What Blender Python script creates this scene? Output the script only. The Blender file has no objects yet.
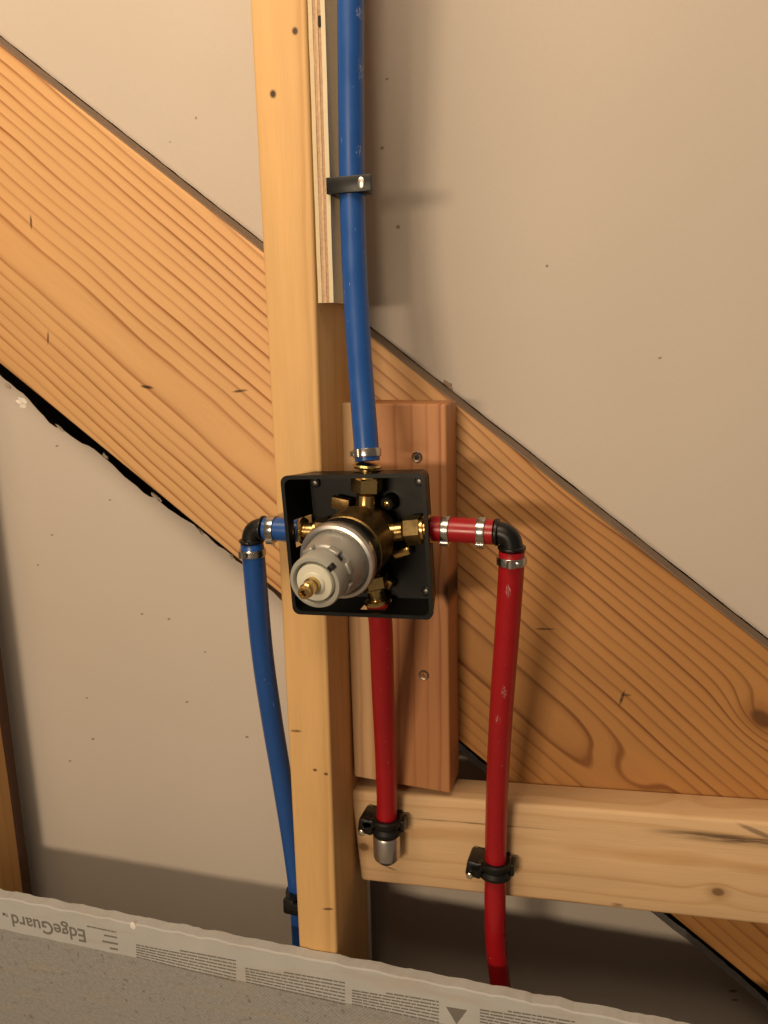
import bpy, bmesh, math, random
from mathutils import Vector, Matrix

random.seed(7)
V = Vector
scene = bpy.context.scene
COL = scene.collection

# ------------------------------------------------------------------ camera
CAM = V((.2911, -.6835, .1525))
YAW, PITCH, ROLL, FPX = math.radians(18.4392), math.radians(12.3159), math.radians(-1.1506), 802.08
_cy, _sy, _cp, _sp = math.cos(YAW), math.sin(YAW), math.cos(PITCH), math.sin(PITCH)
FWD = V((-_sy * _cp, _cy * _cp, -_sp))
_r = V((_cy, _sy, 0)); _u = _r.cross(FWD)
RGT = _r * math.cos(ROLL) + _u * math.sin(ROLL)
UP = _u * math.cos(ROLL) - _r * math.sin(ROLL)
cd = bpy.data.cameras.new('camera'); cam = bpy.data.objects.new('camera', cd); COL.objects.link(cam)
cd.sensor_fit = 'HORIZONTAL'; cd.sensor_width = 36; cd.lens = 36 * FPX / 768; cd.clip_start = .01
M = Matrix((RGT, UP, -FWD)).transposed().to_4x4(); M.translation = CAM
cam.matrix_world = M
scene.camera = cam

def at(px, py, Y):
    """point of the photograph's pixel on the vertical plane at depth Y of the stud wall"""
    d = FWD + RGT * ((px - 384) / FPX) + UP * ((512 - py) / FPX)
    return CAM + d * ((Y - CAM.y) / d.y)

# ------------------------------------------------------------------ light
scene.view_settings.view_transform = 'Standard'
scene.view_settings.look = 'None'
scene.view_settings.gamma = 1
scene.view_settings.exposure = 0
world = bpy.data.worlds.new('world'); scene.world = world; world.use_nodes = True
bg = world.node_tree.nodes['Background']
bg.inputs[0].default_value = (1, .80, .60, 1); bg.inputs[1].default_value = .155

def area(name, loc, target, sx, sy, power, color):
    l = bpy.data.lights.new(name, 'AREA'); l.shape = 'RECTANGLE'; l.size = sx; l.size_y = sy
    l.energy = power; l.color = color
    o = bpy.data.objects.new(name, l); COL.objects.link(o); o.location = loc
    o.rotation_euler = (V(target) - V(loc)).to_track_quat('-Z', 'Y').to_euler()
    return o
area('vanity_light_bar', (-.24, -2.1, .17), (0, 0, 0), .60, .14, 20, (1, .775, .53))
area('overhead_fill', (-.14, -.72, 1.02), (-.05, 0, .15), .90, .40, 12, (1, .775, .53))  # unseen fill added overhead so brightness falls off towards the bottom

# ------------------------------------------------------------------ helpers
def tag(o, label=None, cat=None, group=None, kind=None):
    if label: o['label'] = label
    if cat: o['category'] = cat
    if group: o['group'] = group
    if kind: o['kind'] = kind
    return o

def link(name, bm, mat, parent=None, smooth=False, angle=None, matrix=None):
    bmesh.ops.recalc_face_normals(bm, faces=bm.faces)
    me = bpy.data.meshes.new(name); bm.to_mesh(me); bm.free()
    me.materials.append(mat)
    if smooth:
        me.polygons.foreach_set('use_smooth', [True] * len(me.polygons))
        if angle is not None: me.set_sharp_from_angle(angle=math.radians(angle))
    o = bpy.data.objects.new(name, me); COL.objects.link(o)
    if parent: o.parent = parent
    if matrix is not None: o.matrix_local = matrix
    return o

def empty(name, loc=(0, 0, 0), matrix=None):
    o = bpy.data.objects.new(name, None); COL.objects.link(o); o.empty_display_size = .02
    if matrix is not None: o.matrix_world = matrix
    else: o.location = loc
    return o

def child_inv(o, parent):
    """o holds world-space vertices; put it under an empty that stands somewhere"""
    o.parent = parent
    o.matrix_local = parent.matrix_world.inverted() if parent.type != 'EMPTY' else parent.matrix_basis.inverted()
    return o

def frame(o, theta):
    """local x along the board (angle theta in the wall plane), local z across, local y into the wall"""
    d = V((math.cos(theta), 0, math.sin(theta))); n = V((-math.sin(theta), 0, math.cos(theta)))
    m = Matrix((d, V((0, 1, 0)), n)).transposed().to_4x4(); m.translation = o
    return m

def board(name, pts, y0, y1, theta, mat, bev=.002, origin=None):
    """prism between depths y0 (front) and y1; pts are world (x,z) corners"""
    ox = origin or (sum(p[0] for p in pts) / len(pts), sum(p[1] for p in pts) / len(pts))
    m = frame(V((ox[0], y0, ox[1])), theta); inv = m.inverted()
    bm = bmesh.new()
    f = [bm.verts.new(inv @ V((x, y0, z))) for x, z in pts]
    b = [bm.verts.new(inv @ V((x, y1, z))) for x, z in pts]
    n = len(pts)
    bm.faces.new(f); bm.faces.new(b[::-1])
    for i in range(n): bm.faces.new((f[i], b[i], b[(i + 1) % n], f[(i + 1) % n]))
    bmesh.ops.recalc_face_normals(bm, faces=bm.faces)
    if bev: bmesh.ops.bevel(bm, geom=bm.edges[:], offset=bev, segments=3, profile=.5, affect='EDGES')
    return link(name, bm, mat, smooth=True, angle=35, matrix=m)

def add_box(bm, c, s, rot=None, bev=0):
    r = bmesh.ops.create_cube(bm, size=1)
    m = Matrix.Translation(c) @ (rot.to_4x4() if rot else Matrix.Identity(4)) @ Matrix.Diagonal((*s, 1))
    bmesh.ops.transform(bm, matrix=m, verts=r['verts'])
    if bev:
        es = list({e for v in r['verts'] for e in v.link_edges})
        bmesh.ops.bevel(bm, geom=es, offset=bev, segments=2, profile=.5, affect='EDGES')

def axis_m(o, d, upv=(0, 0, 1)):
    """matrix whose z runs along d"""
    z = V(d).normalized(); x = V(upv).cross(z)
    if x.length < 1e-4: x = V((1, 0, 0)).cross(z)
    x.normalize(); y = z.cross(x)
    m = Matrix((x, y, z)).transposed().to_4x4(); m.translation = V(o)
    return m

def add_lathe(bm, prof, m=Matrix.Identity(4), n=40, sides=None):
    """profile of (radius, z) turned round z; open ends closed with caps"""
    n = sides or n
    rings = []
    for r, z in prof:
        rings.append([bm.verts.new(m @ V((r * math.cos(2 * math.pi * i / n), r * math.sin(2 * math.pi * i / n), z))) for i in range(n)])
    for a, b in zip(rings, rings[1:]):
        for i in range(n):
            bm.faces.new((a[i], a[(i + 1) % n], b[(i + 1) % n], b[i]))
    bm.faces.new(rings[0][::-1]); bm.faces.new(rings[-1])

def add_ring(bm, prof, m=Matrix.Identity(4), n=40, a0=0, a1=2 * math.pi):
    """closed profile of (radius, z) turned round z (a band); part turn when a0,a1 given"""
    full = abs(a1 - a0 - 2 * math.pi) < 1e-6
    cnt = n if full else n + 1
    rings = []
    for k in range(cnt):
        a = a0 + (a1 - a0) * k / n
        rings.append([bm.verts.new(m @ V((r * math.cos(a), r * math.sin(a), z))) for r, z in prof])
    q = len(prof)
    for k in range(n):
        A, B = rings[k], rings[(k + 1) % cnt]
        for i in range(q): bm.faces.new((A[i], A[(i + 1) % q], B[(i + 1) % q], B[i]))
    if not full:
        bm.faces.new(rings[0][::-1]); bm.faces.new(rings[-1])

def spline(pts, per=10):
    P = [V(p) for p in pts]; P = [P[0] * 2 - P[1]] + P + [P[-1] * 2 - P[-2]]
    out = []
    for i in range(1, len(P) - 2):
        a, b, c, d = P[i - 1:i + 3]
        for k in range(per):
            t = k / per
            out.append(.5 * ((2 * b) + (c - a) * t + (2 * a - 5 * b + 4 * c - d) * t * t + (3 * b - a - 3 * c + d) * t ** 3))
    out.append(P[-2]); return out

def add_tube(bm, path, r, n=28, cap=True, hollow=None):
    rings = []; x = None
    for i, p in enumerate(path):
        t = (path[min(i + 1, len(path) - 1)] - path[max(i - 1, 0)]).normalized()
        if x is None: x = t.orthogonal().normalized()
        x = (x - t * x.dot(t)).normalized(); y = t.cross(x)
        rr = r(i / (len(path) - 1)) if callable(r) else r
        rings.append([bm.verts.new(p + (x * math.cos(2 * math.pi * k / n) + y * math.sin(2 * math.pi * k / n)) * rr) for k in range(n)])
    for a, b in zip(rings, rings[1:]):
        for k in range(n): bm.faces.new((a[k], a[(k + 1) % n], b[(k + 1) % n], b[k]))
    if cap: bm.faces.new(rings[0][::-1]); bm.faces.new(rings[-1])

# ------------------------------------------------------------------ materials
class NT:
    def __init__(self, name):
        self.mat = bpy.data.materials.new(name); self.mat.use_nodes = True
        self.t = self.mat.node_tree; self.b = self.t.nodes['Principled BSDF']
        self.tc = self.t.nodes.new('ShaderNodeTexCoord')
    def new(self, typ, **kw):
        n = self.t.nodes.new(typ)
        for k, v in kw.items(): setattr(n, k, v)
        return n
    def put(self, sock, v):
        if hasattr(v, 'is_output'): self.t.links.new(v, sock)
        else: sock.default_value = v
    def m(self, op, a, b=0., c=0., clamp=False):
        n = self.new('ShaderNodeMath', operation=op, use_clamp=clamp)
        for i, v in enumerate((a, b, c)): self.put(n.inputs[i], v)
        return n.outputs[0]
    def xyz(self, scale=None):
        src = self.tc.outputs['Object']
        s = self.new('ShaderNodeSeparateXYZ'); self.put(s.inputs[0], src); return s.outputs
    def comb(self, x, y, z):
        n = self.new('ShaderNodeCombineXYZ')
        for i, v in enumerate((x, y, z)): self.put(n.inputs[i], v)
        return n.outputs[0]
    def map(self, scale, loc=(0, 0, 0)):
        n = self.new('ShaderNodeMapping'); self.put(n.inputs['Vector'], self.tc.outputs['Object'])
        n.inputs['Scale'].default_value = scale; n.inputs['Location'].default_value = loc
        return n.outputs[0]
    def noise(self, vec, scale=1., detail=2., rough=.5):
        n = self.new('ShaderNodeTexNoise'); self.put(n.inputs['Vector'], vec)
        n.inputs['Scale'].default_value = scale; n.inputs['Detail'].default_value = detail; n.inputs['Roughness'].default_value = rough
        return n.outputs['Fac']
    def ramp(self, fac, stops, interp='LINEAR'):
        n = self.new('ShaderNodeValToRGB'); self.put(n.inputs[0], fac); e = n.color_ramp.elements
        n.color_ramp.interpolation = interp
        while len(e) < len(stops): e.new(.5)
        for k, (p, c) in enumerate(stops):
            e[k].position = p; e[k].color = (*c, 1) if len(c) == 3 else c
        return n.outputs[0]
    def mix(self, fac, a, b, mode='MIX'):
        n = self.new('ShaderNodeMix', data_type='RGBA', blend_type=mode)
        self.put(n.inputs[0], fac)
        for i, v in ((6, a), (7, b)):
            self.put(n.inputs[i], v if hasattr(v, 'is_output') else (*v, 1))
        return n.outputs[2]
    def smooth(self, v, lo, hi, o0=0., o1=1.):
        n = self.new('ShaderNodeMapRange', interpolation_type='SMOOTHSTEP')
        self.put(n.inputs[0], v)
        for i, q in enumerate((lo, hi, o0, o1)): n.inputs[i + 1].default_value = q
        return n.outputs[0]
    def bump(self, h, strength, dist):
        n = self.new('ShaderNodeBump'); self.put(n.inputs['Height'], h)
        n.inputs['Strength'].default_value = strength; n.inputs['Distance'].default_value = dist
        self.t.links.new(n.outputs[0], self.b.inputs['Normal'])
    def out(self, col, rough=.6, metal=0., spec=.5):
        self.put(self.b.inputs['Base Color'], col if hasattr(col, 'is_output') else (*col, 1))
        self.put(self.b.inputs['Roughness'], rough); self.put(self.b.inputs['Metallic'], metal)
        self.b.inputs['Specular IOR Level'].default_value = spec
        return self.mat
    def spot(self, x, z, sx, sz, ang=0., soft=.5):
        """1 inside an ellipse on the board face"""
        X, Y, Z = self.xyz()
        dx = self.m('SUBTRACT', X, x); dz = self.m('SUBTRACT', Z, z)
        if ang:
            c, s = math.cos(ang), math.sin(ang)
            ex = self.m('ADD', self.m('MULTIPLY', dx, c), self.m('MULTIPLY', dz, s))
            ez = self.m('SUBTRACT', self.m('MULTIPLY', dz, c), self.m('MULTIPLY', dx, s)); dx, dz = ex, ez
        a = self.m('DIVIDE', dx, sx); b = self.m('DIVIDE', dz, sz)
        d = self.m('SQRT', self.m('ADD', self.m('MULTIPLY', a, a), self.m('MULTIPLY', b, b)))
        return d, self.smooth(d, 1 - soft, 1 + soft, 1., 0.)

def wood(name, light, dark, spacing, y0, z0, warp=.02, slope=0., contrast=.7, knots=(), marks=(), sap=None,
         rough=.55, tone=.12, fine=.06, red=None):
    """flat-sawn board: growth rings round a pith line at (y0,z0) of the board's own axes, knots push the rings aside"""
    t = NT(name); X, Y, Z = t.xyz()
    n1 = t.noise(t.map((2.2, 3, 5)), 1, 2, .5)
    n2 = t.noise(t.map((9, 30, 40)), 1, 2, .5)
    zz = t.m('ADD', t.m('SUBTRACT', Z, z0), t.m('MULTIPLY', t.m('SUBTRACT', n1, .5), warp))
    zz = t.m('ADD', zz, t.m('MULTIPLY', X, slope))
    yy = t.m('SUBTRACT', Y, y0)
    r = t.m('SQRT', t.m('ADD', t.m('MULTIPLY', zz, zz), t.m('MULTIPLY', yy, yy)))
    cores = []
    for (kx, kz, sx, sz, amp, core) in knots:
        d, _ = t.spot(kx, kz, sx, sz)
        g = t.m('POWER', 2.71828, t.m('MULTIPLY', t.m('MULTIPLY', d, d), -1.))
        r = t.m('ADD', r, t.m('MULTIPLY', g, amp))
        if core:
            cores.append((t.spot(kx, kz, sx * core, sz * core, 0, .35)[1], t.spot(kx, kz, sx * core * 1.9, sz * core * 1.9, 0, .6)[1]))
    ph = t.m('ADD', t.m('DIVIDE', r, spacing), t.m('MULTIPLY', n2, .35))
    fr = t.m('FRACT', ph)
    late = t.ramp(fr, [(0, (0, 0, 0)), (.55, (.07,) * 3), (.74, (.42,) * 3), (.83, (1,) * 3), (.91, (1,) * 3), (1, (0, 0, 0))])
    vary = t.noise(t.comb(t.m('FLOOR', ph), 0., 0.), 1.7, 0, .5)
    amt = t.m('MULTIPLY', late, t.m('MULTIPLY', t.smooth(vary, .25, .7, .45, 1.), contrast))
    amt = t.m('MULTIPLY', amt, t.smooth(t.noise(t.map((4, 9, 16), (3, 1, 2)), 1, 2, .5), .3, .65, .6, 1.15))
    fib = t.noise(t.map((25, 900, 900)), 1, 3, .6)
    fib2 = t.noise(t.map((6, 60, 60)), 1, 2, .5)
    col = t.mix(amt, light, dark)
    if sap:
        z_edge, width, sapcol = sap
        f = t.smooth(t.m('ADD', Z, t.m('MULTIPLY', t.m('SUBTRACT', n1, .5), .01)), z_edge - width, z_edge + width)
        col = t.mix(f, col, t.mix(t.m('MULTIPLY', amt, .5), sapcol, dark))
    if red:
        x_edge, width, rl, rd = red
        f = t.smooth(X, x_edge - width, x_edge + width)
        col = t.mix(f, col, t.mix(amt, rl, rd))
    g = t.m('ADD', 1 - fine - tone, t.m('ADD', t.m('MULTIPLY', fib, fine * 2), t.m('MULTIPLY', fib2, tone * 2)))
    col = t.mix(1., col, t.comb(g, g, g), 'MULTIPLY')
    for core, halo in cores:
        col = t.mix(t.m('MULTIPLY', halo, .55), col, tuple(c * .75 for c in dark))
        col = t.mix(t.m('MULTIPLY', core, .9), col, tuple(c * .38 for c in dark))
    for (mx, mz, sx, sz, ang, s) in marks:
        big = sx > .02
        brk = t.smooth(t.noise(t.map((22, 160, 330)), 1, 3, .6), .25, .6) if big else 1. if max(sx, sz) < .003 else t.smooth(t.noise(t.map((60, 300, 420)), 1, 2, .5), .18, .45)
        f = t.spot(mx, mz, sx, sz, ang, .9 if big else .45)[1]
        col = t.mix(t.m('MULTIPLY', t.m('MULTIPLY', f, brk), s), col, (.060, .028, .011) if big else (.030, .013, .006))
    t.bump(t.m('ADD', t.m('MULTIPLY', late, .6), fib), .25, .0006)
    return t.out(col, rough, 0, .35)

def plain(name, col, rough=.5, metal=0., var=.15, nscale=60, bump=0., spec=.5):
    t = NT(name); n = t.noise(t.map((1, 1, 1)), nscale, 3, .6)
    c = t.mix(n, tuple(v * (1 - var) for v in col), tuple(min(1, v * (1 + var)) for v in col))
    if bump: t.bump(t.noise(t.map((1, 1, 1)), nscale * 6, 2, .6), bump, .0005)
    return t.out(c, t.smooth(n, .2, .8, max(.02, rough - .07), rough + .07), metal, spec)

BLACK = plain('black_plastic', (.005, .0048, .0045), .36, 0, .3, spec=.4)
BLACKBOX = plain('black_box_plastic', (.0045, .0048, .0040), .42, 0, .25, bump=.1, spec=.22)
STEEL = plain('stainless_steel', (.50, .47, .42), .24, 1)
DARKSTEEL = plain('dull_screw_steel', (.16, .145, .125), .4, 1)
SCREW = plain('bronze_screw', (.36, .31, .25), .35, 1)
ZINC = plain('satin_zinc', (.60, .585, .56), .38, 1, .08)
SILVER = plain('satin_silver_plastic', (.34, .33, .305), .36, .4, .08)
BRASS = plain('brass', (.62, .43, .17), .24, 1, .2)
DARKBRASS = plain('cast_brass', (.25, .16, .062), .45, 1, .4, 120, .5)
WHITEP = plain('ivory_plastic', (.62, .60, .49), .45, 0, .06)
NAIL = plain('bright_nail', (.75, .70, .60), .3, 1)
CHIP = plain('gypsum_core', (.82, .78, .72), .9, 0, .1, 200, .5)
FLAKE = plain('torn_face_paper', (.42, .36, .30), .9, 0, .2, 120)
KRAFT = plain('kraft_paper', (.30, .215, .155), .85, 0, .25, 40)
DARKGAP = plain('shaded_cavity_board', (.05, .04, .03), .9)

def pipe_mat(name, col, prints):
    t = NT(name); n = t.noise(t.map((1, 1, 1)), 40, 3, .6)
    c = t.mix(n, tuple(v * .88 for v in col), tuple(v * 1.12 for v in col))
    scuff = t.smooth(t.noise(t.map((1, 1, .35)), 420, 2, .7), .70, .78)
    c = t.mix(t.m('MULTIPLY', scuff, .35), c, (.6, .62, .66))
    for p, s in prints:      # worn white printing on the pipe wall
        vm = t.new('ShaderNodeVectorMath', operation='SUBTRACT'); t.put(vm.inputs[0], t.tc.outputs['Object']); vm.inputs[1].default_value = p
        vd = t.new('ShaderNodeVectorMath', operation='DIVIDE'); t.put(vd.inputs[0], vm.outputs[0]); vd.inputs[1].default_value = s
        vl = t.new('ShaderNodeVectorMath', operation='LENGTH'); t.put(vl.inputs[0], vd.outputs[0])
        f = t.smooth(vl.outputs['Value'], .7, 1.2, 1., 0.)
        w = t.smooth(t.noise(t.map((1500, 1500, 350)), 1, 1, .5), .5, .66)
        c = t.mix(t.m('MULTIPLY', t.m('MULTIPLY', f, w), .38), c, (.7, .72, .76))
    return t.out(c, t.smooth(n, .2, .8, .27, .40), 0, .5)

def drywall_mat(name, specks):
    t = NT(name); X, Y, Z = t.xyz()
    n = t.noise(t.map((1, 1, 1)), 5, 3, .5); f = t.noise(t.map((1, 1, 1)), 350, 3, .7)
    c = t.mix(n, (.525, .462, .40), (.585, .52, .458))
    c = t.mix(t.m('MULTIPLY', f, .35), c, (.44, .39, .335))
    for x, z, sx, sz in specks:
        c = t.mix(t.m('MULTIPLY', t.spot(x, z, sx, sz, .3, .5)[1], .75), c, (.14, .09, .055))
    t.bump(f, .12, .0004)
    return t.out(c, .85, 0, .2)

# ------------------------------------------------------------------ setting
def XZ(px, py, Y): p = at(px, py, Y); return (p.x, p.z)
YD = .028                                   # face of the gypsum board; the diagonal joist stands at Y = 0

def speck_list(l): return [(*XZ(x, y, YD), a, b) for x, y, a, b in l]

def sheet(name, front, back, mat):
    bm = bmesh.new()
    f = [bm.verts.new((x, YD, z)) for x, z in front]; b = [bm.verts.new((x, YD + .0127, z)) for x, z in back]
    n = len(f); bm.faces.new(f); bm.faces.new(b[::-1])
    for i in range(n): bm.faces.new((f[i], b[i], b[(i + 1) % n], f[(i + 1) % n]))
    return link(name, bm, mat)

def rough_line(pts, step=.008, amp=.0012):
    out = []
    for a, b in zip(pts, pts[1:]):
        a, b = V(a), V(b); k = max(1, int((b - a).length / step))
        for i in range(k):
            p = a.lerp(b, i / k); out.append((p.x + random.uniform(-amp, amp), p.y + random.uniform(-amp, amp)))
    out.append(tuple(pts[-1])); return out

# upper sheet: its lower edge runs along the top of the joist
jt0, jt1 = V(XZ(0, 45, 0)), V(XZ(768, 650, 0)); jd = (jt1 - jt0).normalized(); jn = V((-jd.y, jd.x))
edge = [tuple(jt0 + jd * (-.3 + .01 * k) + jn * (.0014 + .0006 * random.random())) for k in range(150)]
T = 1.0
front = edge + [(edge[-1][0] + .25, T), (edge[0][0] - .35, T)]
front[0:0] = [(edge[0][0] - .35, edge[0][1] + .25)]
front.append(front.pop(0)) if False else None
wall_upper = sheet('wall_upper', front, front, drywall_mat('drywall_paper_upper', speck_list(
    [(387, 79, .0014, .0009), (382, 148, .0017, .0013), (398, 227, .0018, .0016), (547, 266, .0012, .001), (660, 358, .0014, .0008), (420, 398, .0012, .001), (196, 118, .0009, .0012), (170, 142, .0008, .0007)])))
tag(wall_upper, 'beige paper-faced drywall above the diagonal plank', kind='structure')

# lower sheet: ragged upper edge with an open black gap under the joist
lo_px = [(-140, 270), (0, 374), (10, 384), (23, 394), (33, 406), (49, 422), (70, 434), (94, 450), (113, 466), (130, 480), (143, 492), (162, 503), (200, 530), (242, 564),
         (300, 617), (380, 684), (430, 727), (461, 752), (488, 775), (560, 838), (679, 934), (700, 950), (735, 980), (768, 1009), (900, 1128)]
YR = .062                                   # right of the stud the lower sheet sits deeper in the cavity
def lower_sheet(name, px, yd, specks, x_min, x_max, label):
    fr_, bk_ = [], []
    for a, b in zip(px, px[1:]):
        k = max(1, int(math.hypot(b[0] - a[0], b[1] - a[1]) / 7))
        for i in range(k):
            x = a[0] + (b[0] - a[0]) * i / k; y = a[1] + (b[1] - a[1]) * i / k
            y += random.uniform(-1, 1) * (1.6 if x < 240 else .6)
            p = XZ(x, y, yd)
            if not x_min < p[0] < x_max: continue
            fr_.append(p)
            drop = .011 * (1 - min(1, max(0, (x - 150) / 150)))
            bk_.append((p[0] - drop * .6, p[1] - drop * .8))
    xa, xb = max(x_min, fr_[0][0] - .35), min(x_max, fr_[-1][0] + .2)
    fr_ = fr_ + [(xb, fr_[-1][1] - (.002 if xb == x_max else .1)), (xb, -.95), (xa, -.95), (xa, fr_[0][1])]
    bk_ = bk_ + fr_[len(bk_):]
    bm = bmesh.new()
    f = [bm.verts.new((x, yd, z)) for x, z in fr_]; b = [bm.verts.new((x, yd + .0127, z)) for x, z in bk_]
    n = len(f); bm.faces.new(f); bm.faces.new(b[::-1])
    for i in range(n): bm.faces.new((f[i], b[i], b[(i + 1) % n], f[(i + 1) % n]))
    o = link(name, bm, drywall_mat(name + '_paper', [(*XZ(x, y, yd), a, b) for x, y, a, b in specks]))
    o.data.materials.append(CHIP)
    for pl_ in o.data.polygons:
        if abs(pl_.normal.y) < .9: pl_.material_index = 1
    return tag(o, label, kind='structure')
wall_lower = lower_sheet('wall_lower_left', lo_px, YD,
    [(57, 446, .0022, .0009), (110, 500, .0016, .0008), (52, 535, .002, .0008), (142, 614, .0016, .0011), (169, 619, .0019, .001), (87, 698, .0018, .0008), (93, 739, .0022, .0012),
     (70, 761, .002, .001), (187, 702, .0022, .0009), (247, 737, .002, .0012), (38, 565, .0012, .0012), (205, 652, .0016, .0007)], -9, .025,
    'beige paper-faced drywall left of the stud below the diagonal plank')
lower_sheet('wall_lower_right', lo_px, YR, [(733, 991, .004, .0016), (735, 1000, .003, .0012)], -.06, 9,
    'shaded drywall right of the stud under the blocking board')
# crumbled bits of gypsum left on the broken edge
for (x, y, w, h) in [(22, 403, .015, .010), (8, 386, .009, .005), (105, 456, .010, .004), (156, 497, .014, .005), (60, 428, .012, .003), (200, 531, .010, .003), (232, 557, .007, .004), (448, 385, .012, .006), (47, 80, .007, .003)]:
    bm = bmesh.new(); r = bmesh.ops.create_icosphere(bm, subdivisions=2, radius=1)
    c = at(x, y, YD)
    for v in bm.verts:
        k = 1 + random.uniform(-.45, .3)
        q = Matrix.Rotation(.7, 3, 'Y') @ V((v.co.x * w / 2 * k, v.co.y * .0016 * k, v.co.z * h / 2 * k)); v.co = c + q
    up_side = y < 395 and x > 40
    link('torn_flake', bm, CHIP if x == 22 else FLAKE if not up_side else KRAFT, wall_upper if up_side else wall_lower)

bm = bmesh.new(); add_box(bm, V((0, .18, 0)), (2.4, .012, 2.0))  # dark backing added so the open gaps read as a black void
tag(link('wall_back', bm, DARKGAP), 'dark board added at the back of the wall cavity to blacken the gaps', kind='structure')
bm = bmesh.new(); add_box(bm, V((0, -1.2, -.96)), (3.4, 2.7, .02))
tag(link('floor', bm, plain('concrete_floor', (.30, .26, .22), .8)), 'plain floor below the wall', kind='structure')

# ------------------------------------------------------------------ framing lumber
def local_marks(theta, org, Y, l, kx=1.):
    inv = frame(V((org[0], Y, org[1])), theta).inverted(); out = []
    for (px, py, *rest) in l:
        q = inv @ at(px, py, Y); out.append((q.x, q.z, *rest))
    return out

# diagonal joist
pT = [XZ(0, 45, 0), XZ(768, 650, 0)]; pB = [XZ(0, 364, 0), XZ(768, 995, 0)]
dT = (V(pT[1]) - V(pT[0])).normalized(); dB = (V(pB[1]) - V(pB[0])).normalized()
th = math.atan2(dT.y, dT.x); org = ((pT[0][0] + pT[1][0]) / 2, (pT[0][1] + pT[1][1]) / 2 - .17)
P = lambda p, d, s: (p[0] + d.x * s, p[1] + d.y * s)
quad = [P(pB[0], dB, -.3), P(pB[1], dB, .35), P(pT[1], dT, .35), P(pT[0], dT, -.3)]
inv = frame(V((org[0], 0, org[1])), th).inverted()
mk = lambda px, py: (lambda q: (q.x, q.z))(inv @ at(px, py, 0))
K1, K2 = mk(762, 719), mk(628, 776)
joist_marks = [(*mk(31, 222), .0012, .006, .6, .8), (*mk(48, 338), .0012, .006, .5, .7), (*mk(147, 387), .0065, .0016, .5, .9), (*mk(240, 391), .007, .0012, .75, .85),
               (*mk(545, 629), .008, .0008, .72, .85), (*mk(622, 698), .0012, .007, .4, .85), (*mk(626, 695), .004, .0012, .7, .6)]
WJ = wood('joist_fir', (.64, .375, .165), (.29, .11, .03), .0100, .021, -.03, .022, .03, .95,
          knots=[(*K1, .028, .018, .018, .36), (*K2, .04, .02, .016, 0), (*mk(560, 470), .10, .03, .01, 0)], marks=joist_marks,
          red=(.03, .15, (.42, .20, .062), (.19, .068, .018)), tone=.09, fine=.10)
joist = board('diagonal_plank', quad, 0, .038, th, WJ, .0025, org)
tag(joist, 'wide orange-grained wooden plank running diagonally down behind the stud', 'plank')

bm = bmesh.new(); mj = frame(V((org[0], 0, org[1])), th); ij = mj.inverted(); rows = []  # thin dark strip: shade of the plank's top face put into colour
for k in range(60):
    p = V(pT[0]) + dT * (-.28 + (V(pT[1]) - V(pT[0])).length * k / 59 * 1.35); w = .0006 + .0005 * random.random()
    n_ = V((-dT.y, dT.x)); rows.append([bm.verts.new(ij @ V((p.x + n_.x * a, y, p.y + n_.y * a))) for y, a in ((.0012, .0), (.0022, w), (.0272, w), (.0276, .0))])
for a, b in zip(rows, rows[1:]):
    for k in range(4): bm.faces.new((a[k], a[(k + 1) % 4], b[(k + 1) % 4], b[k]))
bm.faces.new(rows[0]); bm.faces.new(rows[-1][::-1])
o = link('shaded_top_edge', bm, plain('top_edge_shade', (.21, .145, .10), .9, 0, .3, 60), joist); o['label'] = 'grey-brown painted shade along the upper edge'

# centre stud
def stud_pts(l0, l1, r0, r1, z0, z1):
    f = lambda a, b, z: a[0] + (b[0] - a[0]) * (z - a[1]) / (b[1] - a[1])
    return [(f(l0, l1, z0), z0), (f(r0, r1, z0), z0), (f(r0, r1, z1), z1), (f(l0, l1, z1), z1)]
SP = stud_pts((-.0034, .3964), (-.0012, -.413), (.0412, .3905), (.0378, -.4108), -.95, .8)
so = (.018, 0)
WS = wood('stud_spruce', (.66, .405, .168), (.49, .265, .088), .010, .05, .012, .02, .006, .5,
          marks=[(*m_, s1, s2, a_, w_) for m_, s1, s2, a_, w_ in [
              (local_marks(math.pi / 2, so, -.089, [(295, 31)])[0], .0026, .0022, .3, .95), (local_marks(math.pi / 2, so, -.089, [(273, 94)])[0], .0028, .0024, .3, .95),
              (local_marks(math.pi / 2, so, -.089, [(296, 731)])[0], .0012, .005, .1, .7), (local_marks(math.pi / 2, so, -.089, [(315, 770)])[0], .0014, .002, .1, .8),
              (local_marks(math.pi / 2, so, -.089, [(326, 774)])[0], .0014, .002, .1, .8), (local_marks(math.pi / 2, so, -.089, [(328, 909)])[0], .0012, .005, .25, .8)]], tone=.14, fine=.10)
stud = board('wall_stud', SP, -.089, -.0004, math.pi / 2, WS, .0028, so)
tag(stud, 'upright pale yellow wooden stud behind the black valve box', 'stud')

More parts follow.
